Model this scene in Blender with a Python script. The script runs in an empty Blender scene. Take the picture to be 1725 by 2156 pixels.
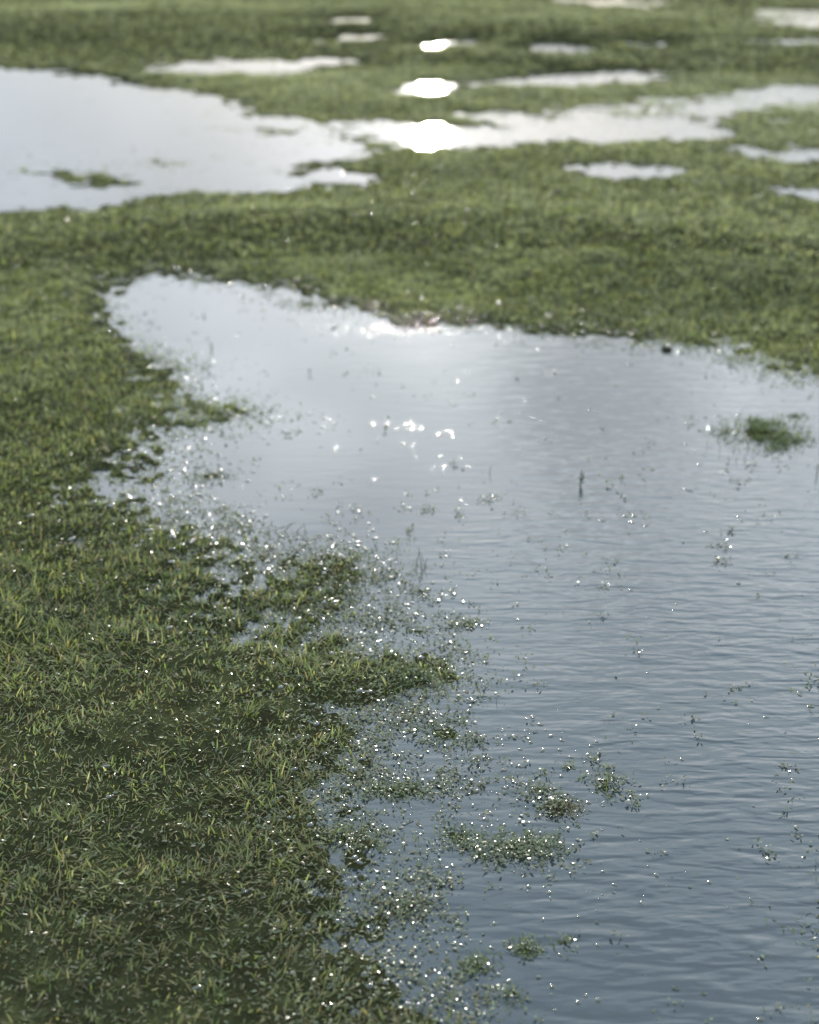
import bpy, math, random
import numpy as np
from mathutils import Vector
rng = np.random.default_rng(7); random.seed(7)
C = bpy.context.scene.collection
R = math.radians
# ------------------------------------------------------------------ camera
HC, PITCH, TH = 1.6, R(25), math.tan(R(20))
SUN_EL, SUN_AZ = R(9.9), R(0.8)
cam = bpy.data.cameras.new('camera'); co = bpy.data.objects.new('camera', cam); C.objects.link(co)
co.location = (0, 0, HC); co.rotation_euler = (R(90)-PITCH, 0, 0)
cam.sensor_fit = 'VERTICAL'; cam.sensor_height = 36; cam.lens = 18/TH
cam.clip_start = .05; cam.clip_end = 5000
cam.dof.use_dof = True; cam.dof.focus_distance = 2.7; cam.dof.aperture_fstop = 2.3
bpy.context.scene.camera = co
def P(px, py, z=0.0):
    u = (px-862.5)/862.5*.8*TH; v = (1078-py)/1078*TH
    dy = math.cos(PITCH)+v*math.sin(PITCH); dz = -math.sin(PITCH)+v*math.cos(PITCH)
    t = (z-HC)/dz
    return (u*t, dy*t)
# ------------------------------------------------------------------ noise
TAB = rng.random((8, 256, 256)).astype(np.float32)*2-1
def vn(x, y, k=0):
    xi = np.floor(x).astype(np.int64); yi = np.floor(y).astype(np.int64)
    fx = (x-xi).astype(np.float32); fy = (y-yi).astype(np.float32)
    fx = fx*fx*(3-2*fx); fy = fy*fy*(3-2*fy)
    T = TAB[k % 8]; x0 = xi & 255; x1 = (xi+1) & 255; y0 = yi & 255; y1 = (yi+1) & 255
    a = T[x0, y0]*(1-fx)+T[x1, y0]*fx; b = T[x0, y1]*(1-fx)+T[x1, y1]*fx
    return a*(1-fy)+b*fy
def fbm(x, y, s, k=0, o=3):
    r = 0; a = 1; n = 0
    for i in range(o):
        r = r+a*vn(x*s+17.3*i, y*s-9.1*i, k+i); n += a; a *= .55; s *= 2.03
    return r/n*1.6
# ------------------------------------------------------------------ puddle outlines
PUD = [
 ('main', [(265,610),(330,585),(420,598),(520,612),(600,614),(650,640),(720,655),(800,672),(860,690),(950,684),(1050,692),(1150,706),(1250,712),(1350,727),(1450,737),(1520,750),(1600,782),(1660,797),(1725,802),(1950,830),(2000,2500),(1060,2500),(960,2200),(880,2110),(815,2050),(765,1980),(750,1900),(745,1830),(715,1760),(720,1690),(745,1640),(755,1560),(745,1500),(780,1450),(890,1425),(890,1400),(850,1385),(770,1370),(710,1330),(705,1280),(735,1225),(735,1190),(650,1180),(560,1185),(510,1150),(430,1115),(360,1090),(340,1030),(330,960),(350,915),(430,905),(500,872),(470,852),(400,840),(385,800),(340,740),(260,700),(235,660)],
  'large rippled flood puddle filling the right side and foreground of the meadow'),
 ('left', [(-400,140),(0,150),(100,152),(200,158),(300,180),(400,195),(510,222),(490,240),(600,245),(700,260),(700,292),(750,315),(690,335),(650,350),(700,362),(780,370),(760,386),(640,390),(600,397),(400,402),(250,424),(100,440),(-10,453),(-400,475)],
  'wide pale puddle at the upper left edge, with a low grass strip in it'),
 ('sun', [(700,258),(760,249),(830,261),(900,265),(980,265),(1065,267),(1040,257),(985,242),(1080,235),(1180,249),(1240,239),(1300,247),(1400,245),(1480,261),(1550,282),(1520,295),(1400,291),(1300,301),(1180,294),(1100,304),(1000,311),(900,309),(830,298),(780,283),(720,276)],
  'long dazzling puddle that mirrors the sun at upper centre'),
 ('d', [(1230,353),(1290,347),(1350,350),(1392,358),(1390,370),(1290,373),(1240,368)], 'small slim puddle alone in the turf at right, below the long bright one'),
 ('e', [(1430,228),(1520,212),(1560,194),(1640,184),(1800,180),(1800,212),(1640,216),(1560,236),(1480,243)], 'tapering silver puddle running out of the right edge near the top'),
 ('f', [(1565,311),(1640,319),(1725,315),(1850,315),(1850,343),(1700,339),(1620,332)], 'thin bright puddle cut by the right edge beside the end of the long dazzling one'),
 ('g', [(818,190),(860,181),(920,178),(955,183),(950,193),(880,196)], 'short blazing puddle directly above the sun reflection'),
 ('h', [(985,176),(1060,167),(1180,157),(1300,152),(1400,156),(1330,169),(1200,178),(1090,175)], 'narrow pale puddle streak right of the short blazing one'),
 ('i', [(340,142),(450,133),(600,132),(740,121),(756,128),(660,139),(520,150),(400,152)], 'long faint puddle streak above the wide pale one at left'),
 ('j', [(888,98),(900,92),(960,86),(1022,87),(1010,95),(950,101)], 'small blazing far puddle highest on the line of sun glare'),
 ('k', [(1105,104),(1160,96),(1215,98),(1222,107),(1150,110)], 'small far puddle just right of the blazing far one'),
 ('l', [(702,78),(730,72),(780,75),(770,82),(712,84)], 'lower of the two little far puddles left of the sun glare'),
 ('m', [(722,44),(760,39),(794,42),(770,48),(725,50)], 'upper of the two little far puddles left of the sun glare'),
 ('n', [(1330,94),(1380,88),(1420,92),(1380,98)], 'tiny far puddle between two larger ones at upper right'),
 ('o', [(1565,92),(1640,86),(1740,85),(1760,92),(1640,96)], 'flat far puddle streak by the right edge, above the tapering silver one'),
 ('p', [(1660,42),(1700,34),(1850,32),(1850,47),(1690,47)], 'far puddle at the top right corner'),
 ('q', [(1240,4),(1300,1),(1335,3),(1325,9),(1255,9)], 'farthest sliver of puddle at the very top of the meadow'),
 ('r', [(1670,408),(1725,404),(1850,405),(1850,417),(1700,415)], 'faint low puddle by the right edge, nearest of the far puddles'),
]
BIAS = {7: .04, 8: .04, 10: .10, 11: .14, 12: .14, 13: .10, 14: .10, 15: -.05, 16: -.08, 17: .03}
ISL = [[(60,355),(120,352),(200,358),(270,378),(285,390),(200,392),(120,378),(70,366)], [(505,272),(560,265),(620,272),(610,286),(540,286)],
       [(600,365),(660,362),(650,376),(610,378)], [(345,338),(385,336),(388,346),(350,348)]]
def world_poly(pts): return np.array([P(*p) for p in pts], np.float32)
def sdf_poly(x, y, p):
    d2 = np.full(x.shape, 1e9, np.float32); ins = np.zeros(x.shape, bool); n = len(p)
    for i in range(n):
        ax, ay = p[i]; bx, by = p[(i+1) % n]
        ex, ey = bx-ax, by-ay; wx = x-ax; wy = y-ay
        t = np.clip((wx*ex+wy*ey)/(ex*ex+ey*ey+1e-9), 0, 1)
        d2 = np.minimum(d2, (wx-ex*t)**2+(wy-ey*t)**2)
        c = (ay > y) != (by > y)
        if abs(ey) > 1e-9: ins ^= c & (x < ax+(y-ay)*ex/ey)
    d = np.sqrt(d2); return np.where(ins, -d, d)
# drifts of weed on the water (centre and size measured on the ground, weight)
RAFT = [(700,1250,70,55,1),(560,1165,110,36,.9),(640,1210,90,45,1),(780,1300,90,60,.85),(880,1255,45,24,.5),(985,1315,50,12,.75),(930,1328,60,14,.6),(860,1420,80,28,1.1),(940,1470,65,50,.9),(840,1510,90,60,1.05),(960,1560,90,50,.8),(1080,1550,70,25,.55),
        (800,1660,100,26,1.1),(930,1660,80,26,.9),(1020,1700,60,22,.6),(1100,1700,50,16,.7),(1180,1690,70,30,.95),(1280,1640,28,50,.7),(1240,1680,40,20,.7),(1080,1790,105,34,1.15),(1030,1745,30,30,.9),(960,1765,60,22,1),(905,1795,30,14,.8),(1150,1825,70,24,.95),(760,1770,80,50,1.05),(860,1900,80,38,1),(930,1930,40,16,.7),(900,1990,60,40,.8),(1010,2030,42,28,.8),(1110,2000,25,25,.8),(1070,1990,60,10,.5),
        (840,2060,80,60,.95),(790,1600,70,70,1),(450,872,70,20,1),(440,1000,70,12,.7),(350,960,50,45,.7),(640,640,60,14,.9),(830,684,90,10,.6),(560,620,60,10,.55),(1610,915,95,30,.75),(380,1080,70,30,.9),
        (970,1660,180,120,.52),(840,1450,130,200,.5),(860,1900,140,190,.52),(420,980,100,90,.30),(1170,1780,95,70,.40)]
RW = []
for (px, py, sx_, sy_, w_) in RAFT:
    a0 = P(px, py); RW.append((a0[0], a0[1], P(px+sx_, py)[0]-a0[0], abs(P(px, py-sy_)[1]-a0[1]), w_))
def raft(x, y):
    r = 0
    for (cx, cy, ax, ay, w_) in RW: r = np.maximum(r, w_*np.exp(-.5*(((x-cx)/ax)**2+((y-cy)/ay)**2)))
    return r
# ------------------------------------------------------------------ terrain grid (polar, one sheet out to the horizon)
rs = np.concatenate([np.geomspace(.02, 1.15, 18)[:-1], np.geomspace(1.15, 27, 600), np.geomspace(27, 1800, 42)[1:]]).astype(np.float32)
az = np.concatenate([np.linspace(-math.pi, -.56, 50)[:-1], np.linspace(-.56, .56, 460), np.linspace(.56, math.pi, 50)[1:]]).astype(np.float32)
RR, AA = np.meshgrid(rs, az, indexing='ij'); GX = RR*np.sin(AA); GY = RR*np.cos(AA)
polys = [world_poly(p[1]) for p in PUD]
near = RR < 40
gx, gy = GX[near], GY[near]
S = np.full(gx.shape, 1e3, np.float32); OWN = np.zeros(gx.shape, np.int32)
for i, p in enumerate(polys):
    d = sdf_poly(gx, gy, p)-BIAS.get(i, 0); m = d < S; S[m] = d[m]; OWN[m] = i
for q in ISL: S = np.maximum(S, -sdf_poly(gx, gy, world_poly(q)))
rr = RR[near]
S = S+.03*fbm(gx, gy, 2.6, 0)+(.03+.012*np.clip(rr-4, 0, 12))*fbm(gx, gy, 5, 3)+.016*np.clip(rr-4, 0, 10)*fbm(gx, gy, 12, 7, 2)+(.035+.007*np.clip(rr-4, 0, 12))*fbm(gx, gy, 24, 5, 2)
S = S+.095*np.clip((5.2-rr)/1.2, 0, 1)
dap = np.clip(.4+.9*fbm(gx, gy, 38, 2), 0, 1.3)
for (px, py, rad, amt) in [(60,1060,.22,.15),(190,1040,.18,.14),(120,1200,.18,.15),(350,1250,.18,.17),(500,1260,.20,.21),(280,990,.2,.10),(420,1310,.14,.15),(40,1280,.14,.13),
        (640,1850,.12,.10),(350,620,.3,.2),(620,620,.25,.12),(700,2000,.12,.08),(250,900,.2,.08),(600,1330,.14,.15),(660,1700,.1,.12)]:
    x0, y0 = P(px, py); S = S-amt*dap*np.exp(-((gx-x0)**2+((gy-y0)*.7)**2)/rad**2)
SL = S-np.where(rr < 5, .085, .02)
land = np.maximum(SL, 0); wat = np.maximum(-SL, 0)
far = np.clip(1-(rr-6)/7, .3, 1)
Hn = far*(.008*(1-np.exp(-land/.2))+.022*(1-np.exp(-land/1.2)))-.03*(1-np.exp(-wat/.25))
Hn = Hn+.008*np.clip((2.9-rr)/.8, 0, 1)*np.clip(land/.12, 0, 1)          # the near bank stands a little drier
ramp = 1-np.exp(-land/.25)
Hn = Hn+ramp*(.013*far*fbm(gx, gy, 1.6, 2)+.009*fbm(gx, gy, 6.5, 4)*np.clip(1.4-.15*rr, .3, 1)+.035*np.clip((rr-7)/5, 0, 1)*np.clip(fbm(gx, gy, .7, 5), -.2, 2))+(.45+.55*ramp)*.007*fbm(gx, gy, 24, 1)*far
for (px, py, hh, rx, ry) in [(1170,70,.10,1.4,1.6),(960,140,.06,.8,.9),(1260,520,.06,.85,.6),(1650,560,.04,.6,.5),(250,172,.04,.8,.5),(420,45,.09,2,1.5),(1600,110,.05,1,.8),(100,60,.09,1.5,1.5),(700,200,.04,.8,.6),(560,480,.04,.8,.4),(80,760,.03,.3,.5),(120,1500,.02,.3,.3)]:
    x0, y0 = P(px, py); Hn = Hn+ramp*hh*np.exp(-((gx-x0)/rx)**2-((gy-y0)/ry)**2)
H = np.full(RR.shape, .05, np.float32)+.04*fbm(GX, GY, .12, 3)
HS = np.full(RR.shape, 50., np.float32); HO = np.zeros(RR.shape, np.int32)
bl = np.clip((RR-24)/14, 0, 1); tmp = H.copy(); tmp[near] = Hn; H = tmp*(1-bl)+H*bl; HS[near] = S; HO[near] = OWN
def samp(F, x, y):
    r = np.sqrt(x*x+y*y); a = np.arctan2(x, y)
    fi = np.interp(r, rs, np.arange(len(rs))); fj = np.interp(a, az, np.arange(len(az)))
    i = np.clip(fi.astype(int), 0, len(rs)-2); j = np.clip(fj.astype(int), 0, len(az)-2); fi = fi-i; fj = fj-j
    return (F[i, j]*(1-fi)*(1-fj)+F[i+1, j]*fi*(1-fj)+F[i, j+1]*(1-fi)*fj+F[i+1, j+1]*fi*fj)
def h1(x, y): return float(samp(H, np.array([x]), np.array([y]))[0])
# ------------------------------------------------------------------ mesh helpers
def mk(name, V, faces_list, mat, parent=None, col=None, smooth=False, loc=None, haze_sheen=None):
    V = np.asarray(V, np.float32)
    if loc is not None: V = V-np.array(loc, np.float32)
    me = bpy.data.meshes.new(name)
    me.vertices.add(len(V)); me.vertices.foreach_set('co', V.ravel())
    li = np.concatenate([f.ravel() for f in faces_list]).astype(np.int32)
    tot = np.concatenate([np.full(len(f), f.shape[1], np.int32) for f in faces_list])
    st = np.concatenate([[0], np.cumsum(tot)[:-1]]).astype(np.int32)
    me.loops.add(len(li)); me.loops.foreach_set('vertex_index', li)
    me.polygons.add(len(tot)); me.polygons.foreach_set('loop_start', st)
    me.update(calc_edges=True); me.validate()
    me.polygons.foreach_set('use_smooth', np.full(len(me.polygons), smooth, bool))
    if col is not None:
        a = me.attributes.new('Col', 'FLOAT_COLOR', 'POINT')
        sheen_w = np.full((len(col), 1), .02) if haze_sheen is None else haze_sheen[:, None]
        a.data.foreach_set('color', np.concatenate([col, sheen_w], 1).astype(np.float32).ravel())
    me.materials.append(mat)
    o = bpy.data.objects.new(name, me); C.objects.link(o)
    if parent is not None: o.parent = parent
    elif loc is not None: o.location = loc
    return o
def tag(o, label, cat=None, group=None, kind=None):
    if label: o['label'] = label
    if cat: o['category'] = cat
    if group: o['group'] = group
    if kind: o['kind'] = kind
    return o
def thing(name, loc, label, cat, group=None):
    o = bpy.data.objects.new(name, None); C.objects.link(o); o.location = loc; o.empty_display_size = .03
    return tag(o, label, cat, group)
def blades(B, th, p0, p1, L, W, col, seg=2):
    """ribbon blades: base B(n,3), heading th, lean p0..p1 from vertical"""
    n = len(B); tw = rng.uniform(-.7, .7, n)
    wv = np.stack([-np.sin(th+tw), np.cos(th+tw), rng.uniform(-.35, .35, n)], 1)*W[:, None]*.5
    pts = [B]; p = B
    for k in range(seg):
        ph = p0+(p1-p0)*(k+.5)/seg
        p = p+np.stack([np.sin(ph)*np.cos(th), np.sin(ph)*np.sin(th), np.cos(ph)], 1)*(L/seg)[:, None]; pts.append(p)
    V = []; wf = [.75, 1., .7][:seg] if seg == 3 else [.9, .85]
    for k in range(seg): V += [pts[k]-wv*wf[k], pts[k]+wv*wf[k]]
    V.append(pts[seg]); m = 2*seg+1
    V = np.stack(V, 1).reshape(-1, 3)
    o = (np.arange(n)*m)[:, None]
    F = [o+np.array([[2*k, 2*k+1, 2*k+3, 2*k+2]]) for k in range(seg-1)]
    T = o+np.array([[2*seg-2, 2*seg-1, 2*seg]])
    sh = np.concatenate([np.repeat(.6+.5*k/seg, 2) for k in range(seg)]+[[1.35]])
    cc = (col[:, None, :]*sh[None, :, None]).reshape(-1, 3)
    return V, F+[T], cc
def leaves(B, th, tilt, L, W, col):
    n = len(B)
    d = np.stack([np.cos(th)*np.cos(tilt), np.sin(th)*np.cos(tilt), np.sin(tilt)], 1)
    s = np.stack([-np.sin(th), np.cos(th), rng.uniform(-.3, .3, n)], 1); up = np.array([[0, 0, 1.]])
    V = np.stack([B, B+d*(L*.35)[:, None]+s*(W*.42)[:, None]+up*(W*.12)[:, None], B+d*(L*.35)[:, None]-s*(W*.42)[:, None]+up*(W*.12)[:, None],
                  B+d*(L*.72)[:, None]+s*(W*.38)[:, None]+up*(W*.10)[:, None], B+d*(L*.72)[:, None]-s*(W*.38)[:, None]+up*(W*.10)[:, None], B+d*L[:, None]-up*(L*.08)[:, None]], 1).reshape(-1, 3)
    o = (np.arange(n)*6)[:, None]
    F = [np.concatenate([o+np.array([[0, 2, 1]]), o+np.array([[3, 4, 5]])]), o+np.array([[1, 2, 4, 3]])]
    return V, F, np.repeat(col, 6, 0)
def merge(parts):
    Vs, cs = [], []; F3, F4 = [], []; off = 0
    for V, F, c in parts:
        for f in F: (F3 if f.shape[1] == 3 else F4).append(f+off)
        Vs.append(V); cs.append(c); off += len(V)
    fl = ([np.concatenate(F3)] if F3 else [])+([np.concatenate(F4)] if F4 else [])
    return np.concatenate(Vs), fl, np.concatenate(cs)
# ------------------------------------------------------------------ materials
def newmat(name):
    m = bpy.data.materials.new(name); m.use_nodes = True; nt = m.node_tree; nt.nodes.clear()
    out = nt.nodes.new('ShaderNodeOutputMaterial'); return m, nt, out
def leafmat(name, rough, trans, gl):
    m, nt, out = newmat(name); N = nt.nodes.new; L = nt.links.new
    a = N('ShaderNodeAttribute'); a.attribute_name = 'Col'
    d = N('ShaderNodeBsdfDiffuse'); t = N('ShaderNodeBsdfTranslucent'); g = N('ShaderNodeMix'); g.data_type = 'RGBA'; g.blend_type = 'MULTIPLY'; g.inputs[0].default_value = 1
    g.clamp_result = False; g.inputs['B'].default_value = (2.2, 2.2, 1.2, 1)
    L(a.outputs['Color'], d.inputs['Color']); L(a.outputs['Color'], g.inputs['A']); L(g.outputs['Result'], t.inputs['Color'])
    mx = N('ShaderNodeMixShader'); mx.inputs[0].default_value = trans
    L(d.outputs[0], mx.inputs[1]); L(t.outputs[0], mx.inputs[2]); last = mx.outputs[0]
    s = N('ShaderNodeBsdfGlossy'); s.inputs['Roughness'].default_value = .62; s.inputs['Color'].default_value = (1, 1, .86, 1)   # soft sheen, raised with distance to imitate haze; weight in the alpha of Col
    m2 = N('ShaderNodeMixShader'); L(a.outputs['Alpha'], m2.inputs[0]); L(last, m2.inputs[1]); L(s.outputs[0], m2.inputs[2]); last = m2.outputs[0]
    s = N('ShaderNodeBsdfGlossy'); s.inputs['Roughness'].default_value = rough                                                  # sharp wet glints
    m3 = N('ShaderNodeMixShader'); m3.inputs[0].default_value = gl; L(last, m3.inputs[1]); L(s.outputs[0], m3.inputs[2])
    L(m3.outputs[0], out.inputs[0]); return m
M_grass = leafmat('wet_grass', .24, .46, .013); M_weed = leafmat('wet_weed', .20, .3, .05)
def soilmat():
    m, nt, out = newmat('wet_soil'); N = nt.nodes.new; L = nt.links.new
    g = N('ShaderNodeNewGeometry'); n = N('ShaderNodeTexNoise'); n.inputs['Scale'].default_value = 14; n.inputs['Detail'].default_value = 9; n.inputs['Roughness'].default_value = .75
    r = N('ShaderNodeValToRGB'); e = r.color_ramp.elements
    e[0].position = .3; e[0].color = (.020, .020, .011, 1); e[1].position = .7; e[1].color = (.058, .066, .030, 1)
    k = e.new(.5); k.color = (.034, .037, .018, 1)
    n2 = N('ShaderNodeTexNoise'); n2.inputs['Scale'].default_value = 130; n2.inputs['Detail'].default_value = 5
    b = N('ShaderNodeBump'); b.inputs['Strength'].default_value = 1; b.inputs['Distance'].default_value = .010
    p = N('ShaderNodeBsdfDiffuse')
    for q in (n, n2): L(g.outputs['Position'], q.inputs['Vector'])
    L(n.outputs['Fac'], r.inputs[0]); L(r.outputs[0], p.inputs['Color']); L(n2.outputs['Fac'], b.inputs['Height']); L(b.outputs[0], p.inputs['Normal']); L(p.outputs[0], out.inputs[0])
    return m
M_soil = soilmat()
def watermat():
    m, nt, out = newmat('puddle_water'); N = nt.nodes.new; L = nt.links.new
    g = N('ShaderNodeNewGeometry')
    def noise(rot, sc, scale, detail, dist):
        mp = N('ShaderNodeMapping'); mp.inputs['Rotation'].default_value = (0, 0, R(rot)); mp.inputs['Scale'].default_value = sc
        n = N('ShaderNodeTexNoise'); n.inputs['Scale'].default_value = scale; n.inputs['Detail'].default_value = detail; n.inputs['Distortion'].default_value = dist
        L(g.outputs['Position'], mp.inputs['Vector']); L(mp.outputs[0], n.inputs['Vector']); return n.outputs['Fac']
    def mth(op, a, b):
        q = N('ShaderNodeMath'); q.operation = op
        for i, v in enumerate((a, b)):
            if isinstance(v, (int, float)): q.inputs[i].default_value = v
            else: L(v, q.inputs[i])
        return q.outputs[0]
    def rng_(v, a, b, c, d):
        mr = N('ShaderNodeMapRange'); mr.interpolation_type = 'SMOOTHSTEP'
        for k, q in zip(('From Min', 'From Max', 'To Min', 'To Max'), (a, b, c, d)): mr.inputs[k].default_value = q
        L(v, mr.inputs['Value']); return mr.outputs[0]
    a = noise(12, (.26, 1, 1), 29, 1.1, .5); b = noise(-15, (.34, 1, 1), 56, 1, .4); c = noise(3, (.5, 1, 1), 11, 1, .3)
    hgt = mth('ADD', mth('ADD', a, mth('MULTIPLY', b, .34)), mth('MULTIPLY', c, .3))
    big = noise(0, (1, 1, 1), 1.5, 2, .5)
    sp = N('ShaderNodeSeparateXYZ'); L(g.outputs['Position'], sp.inputs[0])
    grad = mth('ADD', mth('MULTIPLY', sp.outputs['X'], .75), mth('MULTIPLY', big, 1.1))      # calmer to the left, breezier to the right
    amp = mth('MULTIPLY', mth('MULTIPLY', rng_(grad, .35, 1.1, .10, 1.0), rng_(sp.outputs['Y'], 2.7, 4.4, 1.0, .30)), rng_(sp.outputs['Y'], 5.5, 8, 1, 2.2))
    bp = N('ShaderNodeBump'); bp.inputs['Strength'].default_value = 1; bp.inputs['Distance'].default_value = .0043
    L(mth('MULTIPLY', hgt, amp), bp.inputs['Height'])
    p = N('ShaderNodeBsdfPrincipled'); p.inputs['Base Color'].default_value = (.027, .037, .042, 1)
    p.inputs['Roughness'].default_value = .05; p.inputs['IOR'].default_value = 1.58
    L(bp.outputs[0], p.inputs['Normal']); L(p.outputs[0], out.inputs[0]); return m
M_water = watermat()
def drop():
    m, nt, out = newmat('water_bead'); p = nt.nodes.new('ShaderNodeBsdfPrincipled')
    n = nt.nodes.new('ShaderNodeTexNoise'); n.inputs['Scale'].default_value = 60
    r = nt.nodes.new('ShaderNodeValToRGB'); r.color_ramp.elements[0].color = (.02, .026, .022, 1); r.color_ramp.elements[1].color = (.04, .048, .036, 1)
    nt.links.new(n.outputs['Fac'], r.inputs[0]); nt.links.new(r.outputs[0], p.inputs['Base Color'])
    p.inputs['Roughness'].default_value = .10; p.inputs['IOR'].default_value = 1.58
    nt.links.new(p.outputs[0], out.inputs[0]); return m
M_drop = drop()
# ------------------------------------------------------------------ ground sheet
nr, na = RR.shape
idx = np.arange(nr*na).reshape(nr, na)
quads = np.stack([idx[:-1, :-1], idx[:-1, 1:], idx[1:, 1:], idx[1:, :-1]], -1).reshape(-1, 4)[:, ::-1]
tag(mk('ground', np.stack([GX, GY, H], -1).reshape(-1, 3), [quads], M_soil, smooth=True), 'dark wet soil and moss under the meadow grass', 'ground', kind='structure')
# ------------------------------------------------------------------ water sheets, one per puddle
ii = np.concatenate([np.arange(0, nr-1, 3), [nr-1]]); jj = np.concatenate([np.arange(0, na-1, 3), [na-1]])
sx = GX[np.ix_(ii, jj)]; sy = GY[np.ix_(ii, jj)]; ss = HS[np.ix_(ii, jj)]; so = HO[np.ix_(ii, jj)]
sid = np.arange(ss.size).reshape(ss.shape)
fq = np.stack([sid[:-1, :-1], sid[:-1, 1:], sid[1:, 1:], sid[1:, :-1]], -1).reshape(-1, 4)[:, ::-1]
fs = np.stack([ss[:-1, :-1], ss[1:, 1:], ss[:-1, 1:], ss[1:, :-1]], -1).min(-1).ravel(); fo = so[:-1, :-1].ravel()
SV = np.stack([sx, sy, np.zeros_like(sx)], -1).reshape(-1, 3)
for i, pd in enumerate(PUD):
    f = fq[(fo == i) & (fs < .40)]
    if len(f) == 0: continue
    u, inv = np.unique(f, return_inverse=True)
    tag(mk('puddle', SV[u], [inv.reshape(-1, 4)], M_water, smooth=True), pd[2], 'puddle', kind='structure')
# ------------------------------------------------------------------ grass
PAL = np.array([[.150, .184, .070], [.205, .205, .100], [.088, .124, .048], [.158, .130, .074], [.28, .295, .160]], np.float32)
def colours(x, y):
    n = fbm(x, y, 1.4, 6)+.4*fbm(x, y, 7, 1)+.35*rng.standard_normal(len(x)); u = rng.random(len(x))
    t = np.clip(.5+.5*n, 0, 1)[:, None]
    c = PAL[2]*(1-t)+PAL[0]*t
    m = u < .24; c[m] = PAL[1]
    r = np.sqrt(x*x+y*y); m = (u > .24) & (u < .24+np.clip(.15-.04*(r-2), .03, .15)); c[m] = PAL[3]
    m = u > .94; c[m] = PAL[4]
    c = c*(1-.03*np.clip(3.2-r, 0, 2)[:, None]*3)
    f = np.clip((r-3.2)/7, 0, 1)[:, None]*.65                    # distance haze painted into the grass colour, paler further out
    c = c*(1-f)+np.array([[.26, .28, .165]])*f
    nf = np.clip(1.4-.2*r, .35, 1)
    c = c*np.clip(1+.16*fbm(x, y, 2.3, 3)+.26*nf*fbm(x, y, 11, 5), .55, 1.45)[:, None]
    return c*rng.uniform(.6, 1.3, (len(x), 1))
parts = []; AZL = .50; HAZE_SHEEN = []
for (r0, r1, dens, ws, seg) in [(1.25, 3.3, 44000, 1., 3), (3.3, 6, 27000, 1.1, 2), (6, 12, 7800, 1.8, 2), (12, 30, 1800, 3.0, 2)]:
    n = int(dens*AZL*(r1*r1-r0*r0)); r = np.sqrt(rng.uniform(r0*r0, r1*r1, n)); a = rng.uniform(-AZL, AZL, n)
    x = r*np.sin(a); y = r*np.cos(a)
    s = samp(HS, x, y); h = samp(H, x, y)
    patch = fbm(x, y, 5, 2); fine = fbm(x, y, 44, 6); mid = fbm(x, y, 16, 4)
    if r0 < 6:
        rf = raft(x, y); dn = np.clip((4-r)/1.5, 0, 1)
        edge = np.clip(.40+s/.28+.55*fine+.15*mid, 0, 1)**1.2
        p = np.maximum(edge*((.75-.30*dn)+(.25+.30*dn)*np.clip(.6+.6*patch+.9*mid, 0, 1)), np.where(s < .1, .75*np.clip(rf*1.1+.5*fine+.5*mid-.48, 0, 1), 0))
    else: p = np.where(h > 0, np.maximum(.5, np.clip(s/.1, 0, .9)), .85*np.exp(-np.maximum(-s, 0)/.25)*np.clip(.35+mid+patch, 0, 1))
    k = rng.random(n) < p; x, y, s, h = x[k], y[k], s[k], h[k]; n = len(x); r = np.sqrt(x*x+y*y)
    tall = np.clip(.6+s/.4, .45, 1)*np.clip(1+np.clip(.60-.06*r, .12, .5)*fbm(x, y, 4.5, 4), .5, 1.7)*np.clip(.90+.12*(r-2), .86, 1)
    L = rng.uniform(.012, .035, n)*tall; W = rng.uniform(.0014, .0040, n)*ws
    th = fbm(x, y, 6, 1)*2.5+rng.uniform(-2.4, 2.4, n)
    wet = (s < .06)*.3+.22*np.clip(3.4-r, 0, 1)
    p0 = np.abs(rng.normal(.8, .45, n))+wet; p1 = p0+np.abs(rng.normal(.65, .45, n))
    p1 = np.where(s < .06, np.minimum(p1, 1.55), p1)
    B = np.stack([x, y, np.maximum(h-.004, -.003)], 1)
    parts.append(blades(B, th, p0, p1, L, W, colours(x, y), seg)); HAZE_SHEEN.append(np.repeat(.024+.115*np.clip((r-3.2)/8, 0, 1), 2*seg+1))  # sheen weight grows with distance, standing in for haze and sun glow
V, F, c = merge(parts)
tag(mk('grass', V, F, M_grass, col=c, haze_sheen=np.concatenate(HAZE_SHEEN)), 'short wet backlit grass covering the meadow between the puddles', 'grass', kind='stuff')
# small-leaved weeds, mostly along the wet margins
parts = []
for (r0, r1, dens, ws) in [(1.25, 3.6, 50000, 1.), (3.6, 7, 10000, 1.5), (7, 12, 600, 2.2)]:
    n = int(dens*AZL*(r1*r1-r0*r0)); r = np.sqrt(rng.uniform(r0*r0, r1*r1, n)); a = rng.uniform(-AZL, AZL, n)
    x = r*np.sin(a); y = r*np.cos(a); s = samp(HS, x, y); h = samp(H, x, y)
    pt = fbm(x, y, 14, 3)+.8*fbm(x, y, 36, 5)
    p = np.where(s > .10, np.exp(-np.maximum(s-.1, 0)/.12)*.26+.03, np.maximum(np.clip(.42+s/.22+.35*pt, 0, 1)*.6, .9*np.clip(raft(x, y)*1.15+.6*pt-.47, 0, 1)))
    k = rng.random(n) < p; x, y, h = x[k], y[k], h[k]; n = len(x)
    z = np.maximum(h, 0)+np.abs(rng.normal(0, .004, n))+.0004
    L = rng.uniform(.003, .012, n)*ws
    c = np.array([[.070, .092, .044]])*rng.uniform(.55, 1.6, (n, 1)); m = rng.random(n) < .25; c[m] = np.array([.115, .105, .06])
    parts.append(leaves(np.stack([x, y, z], 1), rng.uniform(0, 6.283, n), rng.normal(.1, .35, n), L, L*rng.uniform(.3, .6, n), c))
V, F, c = merge(parts)
tag(mk('marsh_weed', V, F, M_weed, col=c), 'tiny leaved marsh weed matted along the wet puddle margins', 'weed', kind='stuff')
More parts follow.
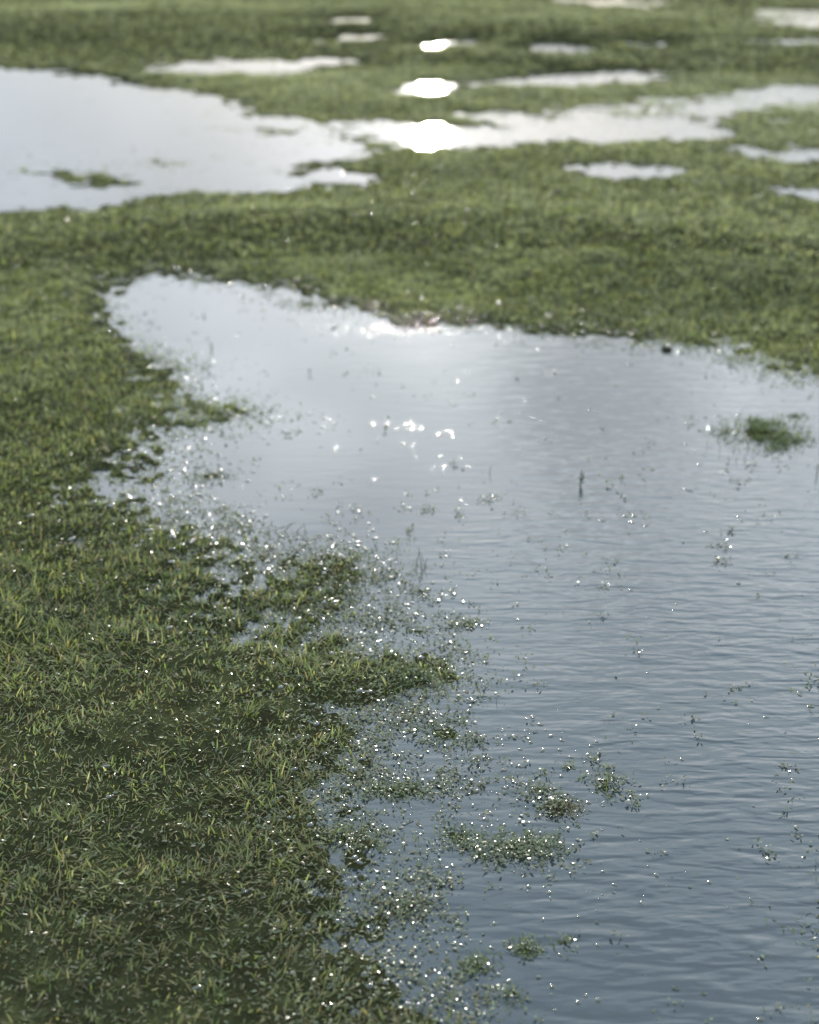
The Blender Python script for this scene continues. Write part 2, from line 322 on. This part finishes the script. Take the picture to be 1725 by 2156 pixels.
# glistening specks: beads of water and leaf tips standing proud of the surface
def domes(x, y, z, rad, flat):
    n = len(x); ns = 8; ring = [(1., 0.), (.86, .5), (.5, .86)]
    a = np.arange(ns)/ns*2*math.pi; V = []
    el = rng.uniform(.7, 1.3, n); ro = rng.uniform(0, 3.14, n)
    for (rr_, zz) in ring:
        for t in a:
            ex = rr_*np.cos(t)*rad*el; ey = rr_*np.sin(t)*rad/el
            V.append(np.stack([x+ex*np.cos(ro)-ey*np.sin(ro), y+ex*np.sin(ro)+ey*np.cos(ro), z+zz*rad*flat], 1))
    V.append(np.stack([x, y, z+rad*flat], 1)); m = 3*ns+1
    V = np.stack(V, 1).reshape(-1, 3); o = (np.arange(n)*m)[:, None]; F4, F3 = [], []
    for i in range(ns):
        j = (i+1) % ns
        for q in range(2): F4.append(o+np.array([[q*ns+i, q*ns+j, (q+1)*ns+j, (q+1)*ns+i]]))
        F3.append(o+np.array([[2*ns+i, 2*ns+j, 3*ns]]))
    return V, [np.concatenate(F3), np.concatenate(F4)]
n = 150000; r = np.sqrt(rng.uniform(1.3**2, 7.5**2, n)); a = rng.uniform(-AZL, AZL, n)
x = r*np.sin(a); y = r*np.cos(a); s = samp(HS, x, y); h = samp(H, x, y); pt = fbm(x, y, 8, 7)+.7*fbm(x, y, 22, 2)
p = np.where(s > .1, .004+.13*np.exp(-np.maximum(s-.1, 0)/.06), np.maximum(.34*np.clip(.6+s/.2+.3*pt, 0, 1), .62*np.clip(raft(x, y)*1.1+.45*pt-.30, 0, 1)))
p = p*np.where(r > 4.2, .35, 1)
k = rng.random(n) < p; x, y = x[k], y[k]
ex, ey = [], []
for (px, py, sx_, sy_, m) in [(850,690,110,11,100),(940,700,170,20,50),(920,775,70,60,20),(870,900,40,8,26),(940,975,30,10,12),(1200,1650,90,50,40),(1450,1880,180,50,8),(980,2010,120,60,40),(1650,950,90,40,12),(1300,990,250,90,4),(1500,1100,120,25,6),(920,362,15,10,6),(440,1000,50,14,26),(1150,1720,110,80,36),(1150,1850,90,40,36),(1080,1550,80,30,36)]:
    for _ in range(m):
        q = P(px+random.gauss(0, sx_), py+random.gauss(0, sy_)); ex.append(q[0]); ey.append(q[1])
x = np.concatenate([x, ex]); y = np.concatenate([y, ey]); h = samp(H, x, y)
dist = np.sqrt(x*x+y*y); rad = (.0018+.0066*rng.random(len(x))**2.4)*np.clip(dist/2.6, .8, 1.2)
V, F = domes(x, y, np.where(h > 0, h+.004+.018*rng.random(len(x)), 0), rad, .20)
tag(mk('floating_specks', V, F, M_drop, smooth=True), 'glistening specks and beads scattered over the puddle margins', 'specks', kind='stuff')
# ------------------------------------------------------------------ single things
def mound_mesh(rx, ry, hgt, seed):
    nrg, ns = 5, 20; V = [(0, 0, hgt)]
    for i in range(1, nrg+1):
        for j in range(ns):
            t = j/ns*2*math.pi; f = i/nrg
            k = f*(1+.45*float(vn(np.array([math.cos(t)*1.8+seed]), np.array([math.sin(t)*1.8+seed*2]), 1)[0]))
            V.append((rx*k*math.cos(t), ry*k*math.sin(t), hgt*(1-f**2)*(1+.5*random.uniform(-.5, .5))-(.004 if i == nrg else 0)))
    T = np.array([[0, 1+j, 1+(j+1) % ns] for j in range(ns)]); Q = np.array([[1+(i-1)*ns+j, 1+i*ns+j, 1+i*ns+(j+1) % ns, 1+(i-1)*ns+(j+1) % ns] for i in range(1, nrg) for j in range(ns)])
    return np.array(V), [T, Q]
def clump(px, py, wpx, hpx, nb, nl, label, group=None, L=(.006, .018), hgt=.0025, pal=None, name='weed_clump', spread=.45, mat=.36, lean=.95, core=1.):
    x0, y0 = P(px, py); rx = abs(P(px+wpx/2, py)[0]-x0); ry = abs(P(px, py-hpx/2)[1]-P(px, py+hpx/2)[1])/2
    z0 = max(h1(x0, y0), 0)
    t = thing(name, (x0, y0, z0), label, 'water plants', group)
    V, F = mound_mesh(rx*mat, ry*mat, hgt, random.uniform(0, 90)); mk('root_mat', V, F, M_soil, t, smooth=True)
    nsub = max(5, int(rx*110)); sa = rng.uniform(0, 6.283, nsub); sq = np.sqrt(rng.random(nsub)); sxx = rx*.9*core*sq*np.cos(sa); syy = ry*.9*core*sq*np.sin(sa)
    def pts(n):
        i = rng.integers(0, nsub, n); sp_ = .006+.014*rng.random(nsub)
        X = sxx[i]+rng.normal(0, 1, n)*sp_[i]*1.3; Y = syy[i]+rng.normal(0, 1, n)*sp_[i]*.8
        m = rng.random(n) < spread; aa = rng.uniform(0, 6.283, n); qq = np.sqrt(rng.random(n))
        X = np.where(m, rx*qq*np.cos(aa), X); Y = np.where(m, ry*qq*np.sin(aa), Y)
        q = (X/rx)**2+(Y/ry)**2
        return np.stack([X, Y, np.full(n, -.002)+hgt*np.clip(1-2*q, 0, 1)], 1)
    B = pts(nb); c = (PAL[2]*.75+PAL[0]*.2 if pal is None else pal)*rng.uniform(.55, 1.3, (nb, 1))
    b = blades(B, rng.uniform(0, 6.283, nb), np.abs(rng.normal(lean, .4, nb)), np.abs(rng.normal(lean+.45, .3, nb)), rng.uniform(L[0], L[1], nb), rng.uniform(.0011, .0028, nb), c, 3)
    mk('blades', b[0], b[1], M_grass, t, col=b[2])
    B = pts(nl)+np.array([[0, 0, .002]]); B[:, 2] += np.abs(rng.normal(0, .004, nl))
    Ls = rng.uniform(.004, .010, nl); b = leaves(B, rng.uniform(0, 6.283, nl), rng.normal(.15, .4, nl), Ls, Ls*.5, np.array([[.070, .092, .044]])*rng.uniform(.55, 1.6, (nl, 1)))
    mk('leaves', b[0], b[1], M_weed, t, col=b[2]); return t
clump(1610,915,225,84,1300,500,'grassy islet standing in the large puddle near the right edge', L=(.012,.030), hgt=.004, name='grass_islet', spread=.3, mat=.35, pal=PAL[2], lean=.75, core=.78)
clump(1675,877,60,14,90,50,'thin scrap of grass just behind the grassy islet at right')
clump(1085,1785,240,80,520,420,'largest floating weed clump, in front of the open rippled water at lower centre', core=.85)
clump(1180,1700,96,48,300,120,'compact rounded brown green weed clump, above right of the largest clump', hgt=.006, pal=np.array([.11,.095,.05]), core=.7)
clump(1275,1655,50,70,60,60,'upright little weed clump at the right end of the floating weeds', L=(.012,.03))
clump(1140,1663,60,18,60,40,'flat scrap of weed just left above the compact rounded clump')
clump(845,1665,230,50,380,260,'long flat weed clump near the grassy bank at lower centre', core=.85)
clump(735,1765,130,64,220,170,'weed clump hugging the bank, left of the largest floating clump')
clump(960,1760,120,50,160,110,'ragged string of weed leading left from the largest floating clump')
clump(840,1915,150,76,280,170,'brown tinged weed clump low in the photo close to the bank', pal=np.array([.11,.092,.05]), core=.8)
clump(1110,2000,70,50,140,60,'small dark weed clump alone on the dark water at bottom centre', hgt=.004, core=.7)
clump(1000,2035,60,46,90,60,'small spiky weed clump left of the lone dark one at bottom centre', L=(.012,.03), core=.7)
clump(1190,1985,24,24,30,24,'tiny weed tuft right of the lone dark clump at bottom centre')
clump(1080,2090,40,26,50,40,'tiny low weed clump nearest the bottom edge on the water')
clump(940,1545,150,84,260,200,'loose weed raft off the bank, right of the grass point', core=.85)
clump(850,1425,130,44,300,160,'bushy tip of the grass point reaching into the large puddle', L=(.012,.028))
clump(700,1260,140,70,220,200,'leafy weed mass at the tip of the upper marsh point')
clump(445,1003,110,28,90,90,'pale sparse weed patch on calm water at left, off the notch in the bank')
clump(450,872,110,34,200,160,'dark leafy spit of weed in the notch of the left bank')
clump(880,1330,70,16,60,40,'thin line of weed scraps below the arching stems, nearer side')
clump(985,1315,80,18,60,40,'outermost line of weed scraps right below the arching stems')
clump(885,1245,50,14,60,24,'small dark weed scrap directly under the arching stems')
clump(1200,1615,26,12,30,20,'tiny weed scrap above the compact rounded clump')
clump(640,640,100,24,160,120,'low dark weed patch on the far shore of the large puddle, left of centre')
# tufts on land
def tuft(px, py, n, L, rad, col, label, W=(.0014, .0030), group=None, lean=1.1):
    x0, y0 = P(px, py, .03); z0 = h1(x0, y0)
    a = rng.uniform(0, 6.283, n); q = rng.random(n)*rad
    B = np.stack([x0+q*np.cos(a), y0+q*np.sin(a), np.full(n, z0-.002)], 1)
    p0 = np.abs(rng.normal(lean*.6, .25, n)); b = blades(B, a+rng.normal(0, .8, n), p0, p0+rng.uniform(.3, 1., n), rng.uniform(*L, n), rng.uniform(*W, n), np.array([col])*rng.uniform(.6, 1.25, (n, 1)), 3)
    return tag(mk('grass_tuft', b[0], b[1], M_grass, col=b[2], loc=(x0, y0, z0)), label, 'grass tuft', group)
PALE = (.21, .225, .115); GR = (.12, .155, .056); OL = (.165, .16, .076)
tuft(140,1360,32,(.022,.052),.016,PALE,'pale long bladed grass tuft on the left bank, beside the wet hollow')
tuft(960,505,40,(.04,.08),.06,PALE,'pale grass tuft standing above the turf beyond the large puddle, at centre', W=(.003,.005))
tuft(245,485,40,(.04,.06),.06,GR,'low green tuft below the wide pale puddle at upper left', W=(.003,.005))
tuft(1460,480,30,(.04,.07),.06,PALE,'thin pale tuft on the grassy rise at right', W=(.003,.005))
tuft(1210,460,36,(.04,.07),.06,GR,'green tuft on top of the grassy rise beyond the large puddle', W=(.003,.005))
tuft(160,855,30,(.025,.05),.03,OL,'olive tuft on the left bank near the notch')
tuft(525,1650,22,(.018,.038),.016,PALE,'bright pale tuft on the near bank a little above the brown patch')
tuft(610,1940,34,(.016,.036),.024,OL,'olive tuft near the water at the lower bank edge')
tuft(270,1780,30,(.016,.036),.024,GR,'green tuft on the brown patch of the near bank')
tuft(130,1720,30,(.016,.036),.024,GR,'green tuft near the left edge beside the brown patch')
tuft(330,1990,34,(.016,.036),.024,OL,'broad olive tuft in the dark turf at lower left')
tuft(450,2080,34,(.016,.036),.024,GR,'green tuft at the bottom edge left of centre')
tuft(80,2060,30,(.016,.036),.024,GR,'green tuft in the bottom left corner')
tuft(520,1500,28,(.016,.036),.024,GR,'dark green tuft at the middle of the near bank')
tuft(330,1600,28,(.016,.036),.024,OL,'yellowish tuft inland on the near bank')
tuft(190,1040,16,(.02,.045),.012,PALE,'thin pale tuft rising from the wet hollow at left')
tuft(690,1900,30,(.016,.036),.024,GR,'green tuft at the waterline of the lower bank')
tuft(130,1330,20,(.018,.036),.016,GR,'short green tuft just behind the pale long bladed one')
# stems standing in the water
def tube(pts, r0, r1, ns=6):
    V, Q = [], []; n = len(pts)
    for i, p in enumerate(pts):
        p = Vector(p); d = (Vector(pts[min(i+1, n-1)])-Vector(pts[max(i-1, 0)])).normalized()
        a = d.orthogonal().normalized(); b = d.cross(a); r = r0+(r1-r0)*i/(n-1)
        for j in range(ns):
            t = j/ns*2*math.pi; V.append(p+a*math.cos(t)*r+b*math.sin(t)*r)
    for i in range(n-1):
        for j in range(ns): Q.append([i*ns+j, i*ns+(j+1) % ns, (i+1)*ns+(j+1) % ns, (i+1)*ns+j])
    return np.array([list(v) for v in V]), [np.array(Q)]
def ccol(n, c): return np.tile(np.array([c]), (n, 1))
def sprout(px, py, stems, lvs, label, cat='sprout', name='water_sprout', group=None, c=(.03, .045, .018), r=.0011):
    x0, y0 = P(px, py); t = thing(name, (x0, y0, 0), label, cat, group)
    for s in stems:
        V, F = tube(s, r, r*.5); mk('stem', V, F, M_weed, t, col=ccol(len(V), c), smooth=True)
    for (p, th, ti, L, W) in lvs:
        b = leaves(np.array([p], float), np.array([th]), np.array([ti]), np.array([L]), np.array([W]), np.array([c])*1.6); mk('leaf', b[0], b[1], M_weed, t, col=b[2])
    return t
MS = dict(name='marsh_sprig', cat='sprig')
sprout(1222,1022,[[(0,0,-.01),(.001,0,.012),(.000,.001,.028),(.002,0,.046)],[(.003,0,.012),(.006,0,.022),(.007,0,.038)]],[((.002,0,.012),.3,.9,.02,.007),((0,0,.015),2.9,.9,.014,.006),((.002,0,.02),-.6,1.1,.018,.007),((.004,0,.006),.1,.4,.012,.007)],'dark upright stem with small leaves standing alone in the open water', r=.0025)
sprout(1540,1118,[[(0,0,-.005),(.002,0,.012)],[(-.004,-.003,0),(-.008,-.006,.006)]],[((.002,0,.008),.2,.5,.014,.008),((.001,0,.006),2.8,.4,.012,.007),((0,0,.004),-1.2,.3,.012,.007),((-.006,-.006,.003),3.4,.2,.009,.005)],'curled dark leaf scrap on the water at right, nearer than the grassy islet', r=.0018)
sprout(1720,1000,[[(0,0,-.01),(.001,0,.02),(-.001,0,.034)]],[((0,0,.014),2.8,.8,.016,.006),((0,0,.02),.4,.8,.014,.005)],'dark leafy stem cut by the right edge', r=.0016)
sprout(652,788,[[(0,0,-.01),(.001,0,.018)]],[((0,0,.01),.4,.6,.016,.008),((0,0,.01),2.6,.6,.016,.008)],'tiny two leaved sprout on the far left part of the large puddle', r=.002)
sprout(812,908,[[(0,0,-.01),(-.001,0,.016)]],[((0,0,.008),.5,.5,.014,.008),((0,0,.008),2.5,.5,.014,.008),((0,0,.012),1.5,.9,.01,.005)],'tiny leafy sprout left of the row of glints in mid puddle', r=.002)
sprout(445,735,[[(0,0,-.01),(.002,0,.02),(.006,0,.03)],[(.004,0,0),(.0,0,.024)]],[((0,0,.012),2.2,.6,.014,.006)],'twin thin sprout near the far left shore of the large puddle')
sprout(885,1195,[[(-.010,0,-.005),(-.008,0,.022),(0,.004,.040),(.004,.004,.030),(.010,.006,.008)],[(.004,0,-.005),(.002,0,.02),(-.004,.002,.036),(-.002,.004,.052)],[(.012,-.004,-.005),(.013,-.004,.016),(.018,-.003,.028)]],[((.012,0,.002),.2,.2,.012,.003)],'arching bare grass stems looping over the water at centre', r=.0010, **MS)
sprout(955,978,[[(-.012,0,-.003),(-.004,0,.006),(.012,0,.004)],[(0,0,0),(.002,0,.022)]],[((-.006,0,.004),3,.3,.012,.004),((.006,0,.004),.2,.3,.012,.004)],'thin pale sprig lying on the water in mid puddle', c=(.07,.075,.04), **MS)
sprout(1031,998,[[(0,0,-.005),(.002,0,.02),(.006,0,.026)]],[],'single thin bent stem right of the pale sprig', r=.0008, **MS)
sprout(830,1160,[[(0,0,-.005),(.012,0,.012),(.018,0,.008)],[(0,0,0),(-.01,0,.008)]],[],'small forked stem behind the arching stems', r=.0008, **MS)
sprout(790,1150,[[(0,0,-.005),(-.004,0,.018),(-.012,0,.022)],[(.002,0,0),(.006,0,.014)]],[],'small bent stem left of the forked one behind the arching stems', r=.0008, **MS)
sprout(600,1120,[[(-.03,0,-.004),(-.015,0,.012),(.01,0,.016),(.02,.002,.004)],[(.0,.0,0),(.012,.0,.022),(.03,0,.026)],[(.03,0,0),(.05,0,.02)]],[((-.02,0,.01),2.4,.3,.014,.004),((.01,0,.016),.4,.4,.014,.004)],'tangle of dark twiggy stalks at the top of the upper marsh point', r=.0011, **MS)
sprout(640,1130,[[(0,0,-.004),(.004,0,.02),(.002,0,.04)],[(.008,0,-.004),(.006,0,.018)]],[],'pair of short upright stalks right of the twiggy tangle', r=.0009, **MS)
sprout(745,1185,[[(0,0,-.004),(.003,0,.016),(-.002,0,.03)]],[((0,0,.01),.6,.8,.014,.004)],'short upright stalk at the tip of the upper marsh point', r=.0009, **MS)
sprout(1045,1478,[[(0,0,-.004),(.001,0,.01),(.004,0,.018)]],[],'hair thin stem on open water right of the grass point', r=.0006, c=(.12,.12,.08), **MS)
sprout(1490,940,[[(0,0,-.004),(-.003,0,.02)],[(.03,-.03,0),(.032,-.03,.02)]],[],'pair of thin stems left of the grassy islet', r=.0007, **MS)
sprout(1550,970,[[(0,0,-.004),(.004,0,.022)],[(-.02,0,0),(-.024,0,.014)],[(.03,.02,0),(.03,.02,.016)]],[],'few thin stems in front of the grassy islet', r=.0007, **MS)
# clod on the far shore
x0, y0 = P(1403, 738); V, F = mound_mesh(.022, .016, .013, 4.2); o = mk('soil_clod', V, F, M_soil, smooth=False); o.location = (x0, y0, 0)
tag(o, 'dark soil clod at the waterline of the far right shore', 'clod')
# loose floating leaves
FL = [(860,1796,.016,'pale'),(955,1241,.008,''),(1466,1028,.008,''),(1315,1021,.006,''),(547,1044,.007,''),(1090,1245,.006,''),(1148,1293,.005,''),(1256,870,.009,''),(1410,1050,.006,''),(1528,1768,.007,''),(1290,1880,.006,''),(1580,1905,.008,''),(1420,2085,.010,''),(1478,2095,.009,''),(1255,1945,.007,''),(1440,1505,.005,''),(870,835,.009,''),(905,830,.008,''),(975,830,.008,''),(1700,982,.010,''),(1610,1065,.006,''),(700,905,.008,''),(1455,828,.010,''),(1345,1900,.006,''),(1450,1870,.006,'')]
for i, (px, py, L, kd) in enumerate(FL):
    x0, y0 = P(px, py); n = 2 if kd == '' else 1
    b = leaves(np.stack([np.linspace(0, .004, n), np.zeros(n), np.full(n, .0012)], 1), np.array([.2, 2.4][:n]), np.array([.15, .3][:n]), np.full(n, L), np.full(n, L*.45), np.tile([(.05, .06, .03) if kd == '' else (.16, .14, .09)], (n, 1)))
    o = mk('floating_leaf', b[0], b[1], M_weed, col=b[2]); o.location = (x0, y0, 0)
    if kd: tag(o, 'single pale straw coloured leaf floating left of the largest weed clump', 'leaf')
    else: tag(o, 'tiny dark leaf scrap floating alone on open water', 'leaf', 'loose leaf scraps on the large puddle')
# ------------------------------------------------------------------ light
Sd = Vector((math.sin(SUN_AZ)*math.cos(SUN_EL), math.cos(SUN_AZ)*math.cos(SUN_EL), math.sin(SUN_EL)))
sl = bpy.data.lights.new('sun', 'SUN'); sl.energy = 5.0; sl.angle = R(.55); sl.color = (1, .95, .86)
so_ = bpy.data.objects.new('sun', sl); C.objects.link(so_); so_.rotation_euler = Sd.to_track_quat('Z', 'Y').to_euler(); so_.location = (0, 30, 12)
w = bpy.data.worlds.new('World'); bpy.context.scene.world = w; w.use_nodes = True
nt = w.node_tree; nt.nodes.clear(); N = nt.nodes.new; Lk = nt.links.new
out = N('ShaderNodeOutputWorld'); sky = N('ShaderNodeTexSky'); sky.sky_type = 'NISHITA'; sky.sun_disc = False; sky.sun_elevation = SUN_EL; sky.sun_rotation = SUN_AZ
sky.dust_density = 0.5; sky.air_density = 1.0; sky.ozone_density = 2.0
b1 = N('ShaderNodeBackground'); b1.inputs[1].default_value = .05; Lk(sky.outputs[0], b1.inputs[0])
# thin bright cloud veil over the clear sky: brightness by height, then by distance from the sun, then broken by cloud noise
tc = N('ShaderNodeTexCoord'); sz = N('ShaderNodeSeparateXYZ'); Lk(tc.outputs['Generated'], sz.inputs[0])
rp = N('ShaderNodeValToRGB'); Lk(sz.outputs['Z'], rp.inputs[0]); e = rp.color_ramp.elements
sn = lambda d: math.sin(R(d))
e[0].position = 0; e[0].color = (.19, .22, .28, 1); e[1].position = 1; e[1].color = (.40, .43, .47, 1)
for d, c in [(7, (.22, .24, .285)), (13, (.39, .41, .445)), (18.5, (.77, .81, .845)), (24, (.84, .89, .925)), (29, (.755, .83, .88)), (36, (.59, .695, .775)), (46, (.42, .525, .615))]:
    q = e.new(sn(d)); q.color = (*c, 1)
def dotr(v, stops):
    dn = N('ShaderNodeVectorMath'); dn.operation = 'DOT_PRODUCT'; dn.inputs[1].default_value = v; Lk(tc.outputs['Generated'], dn.inputs[0])
    mr = N('ShaderNodeMapRange'); mr.interpolation_type = 'SMOOTHSTEP'
    for k, q in zip(('From Min', 'From Max', 'To Min', 'To Max'), stops): mr.inputs[k].default_value = q
    Lk(dn.outputs['Value'], mr.inputs['Value']); return mr.outputs[0]
def mul(a, b):
    q = N('ShaderNodeMath'); q.operation = 'MULTIPLY'; Lk(a, q.inputs[0]); Lk(b, q.inputs[1]); return q.outputs[0]
dirv = lambda az_, el_: (sn(az_)*math.cos(R(el_)), math.cos(R(az_))*math.cos(R(el_)), sn(el_))
side = dotr(Sd, (-.2, .95, .7, 1.0)); halo = dotr(Sd, (.985, 1., 1., 1.3)); dk = dotr(dirv(8.4, 19.8), (.9955, .9997, 1., .56))
mp = N('ShaderNodeMapping'); mp.inputs['Scale'].default_value = (1, 1, 2.4); Lk(tc.outputs['Generated'], mp.inputs['Vector'])
cn = N('ShaderNodeTexNoise'); cn.inputs['Scale'].default_value = 6.5; cn.inputs['Detail'].default_value = 5; Lk(mp.outputs[0], cn.inputs['Vector'])
mr = N('ShaderNodeMapRange'); mr.inputs['From Min'].default_value = .3; mr.inputs['From Max'].default_value = .7; mr.inputs['To Min'].default_value = 2.6; mr.inputs['To Max'].default_value = 3.75; Lk(cn.outputs['Fac'], mr.inputs['Value'])
b2 = N('ShaderNodeBackground'); Lk(rp.outputs[0], b2.inputs[0]); Lk(mul(mul(mul(mr.outputs[0], side), halo), dk), b2.inputs[1])
ad = N('ShaderNodeAddShader'); Lk(b1.outputs[0], ad.inputs[0]); Lk(b2.outputs[0], ad.inputs[1]); Lk(ad.outputs[0], out.inputs[0])
sc = bpy.context.scene; sc.view_settings.view_transform = 'Standard'; sc.view_settings.look = 'None'; sc.view_settings.exposure = 0
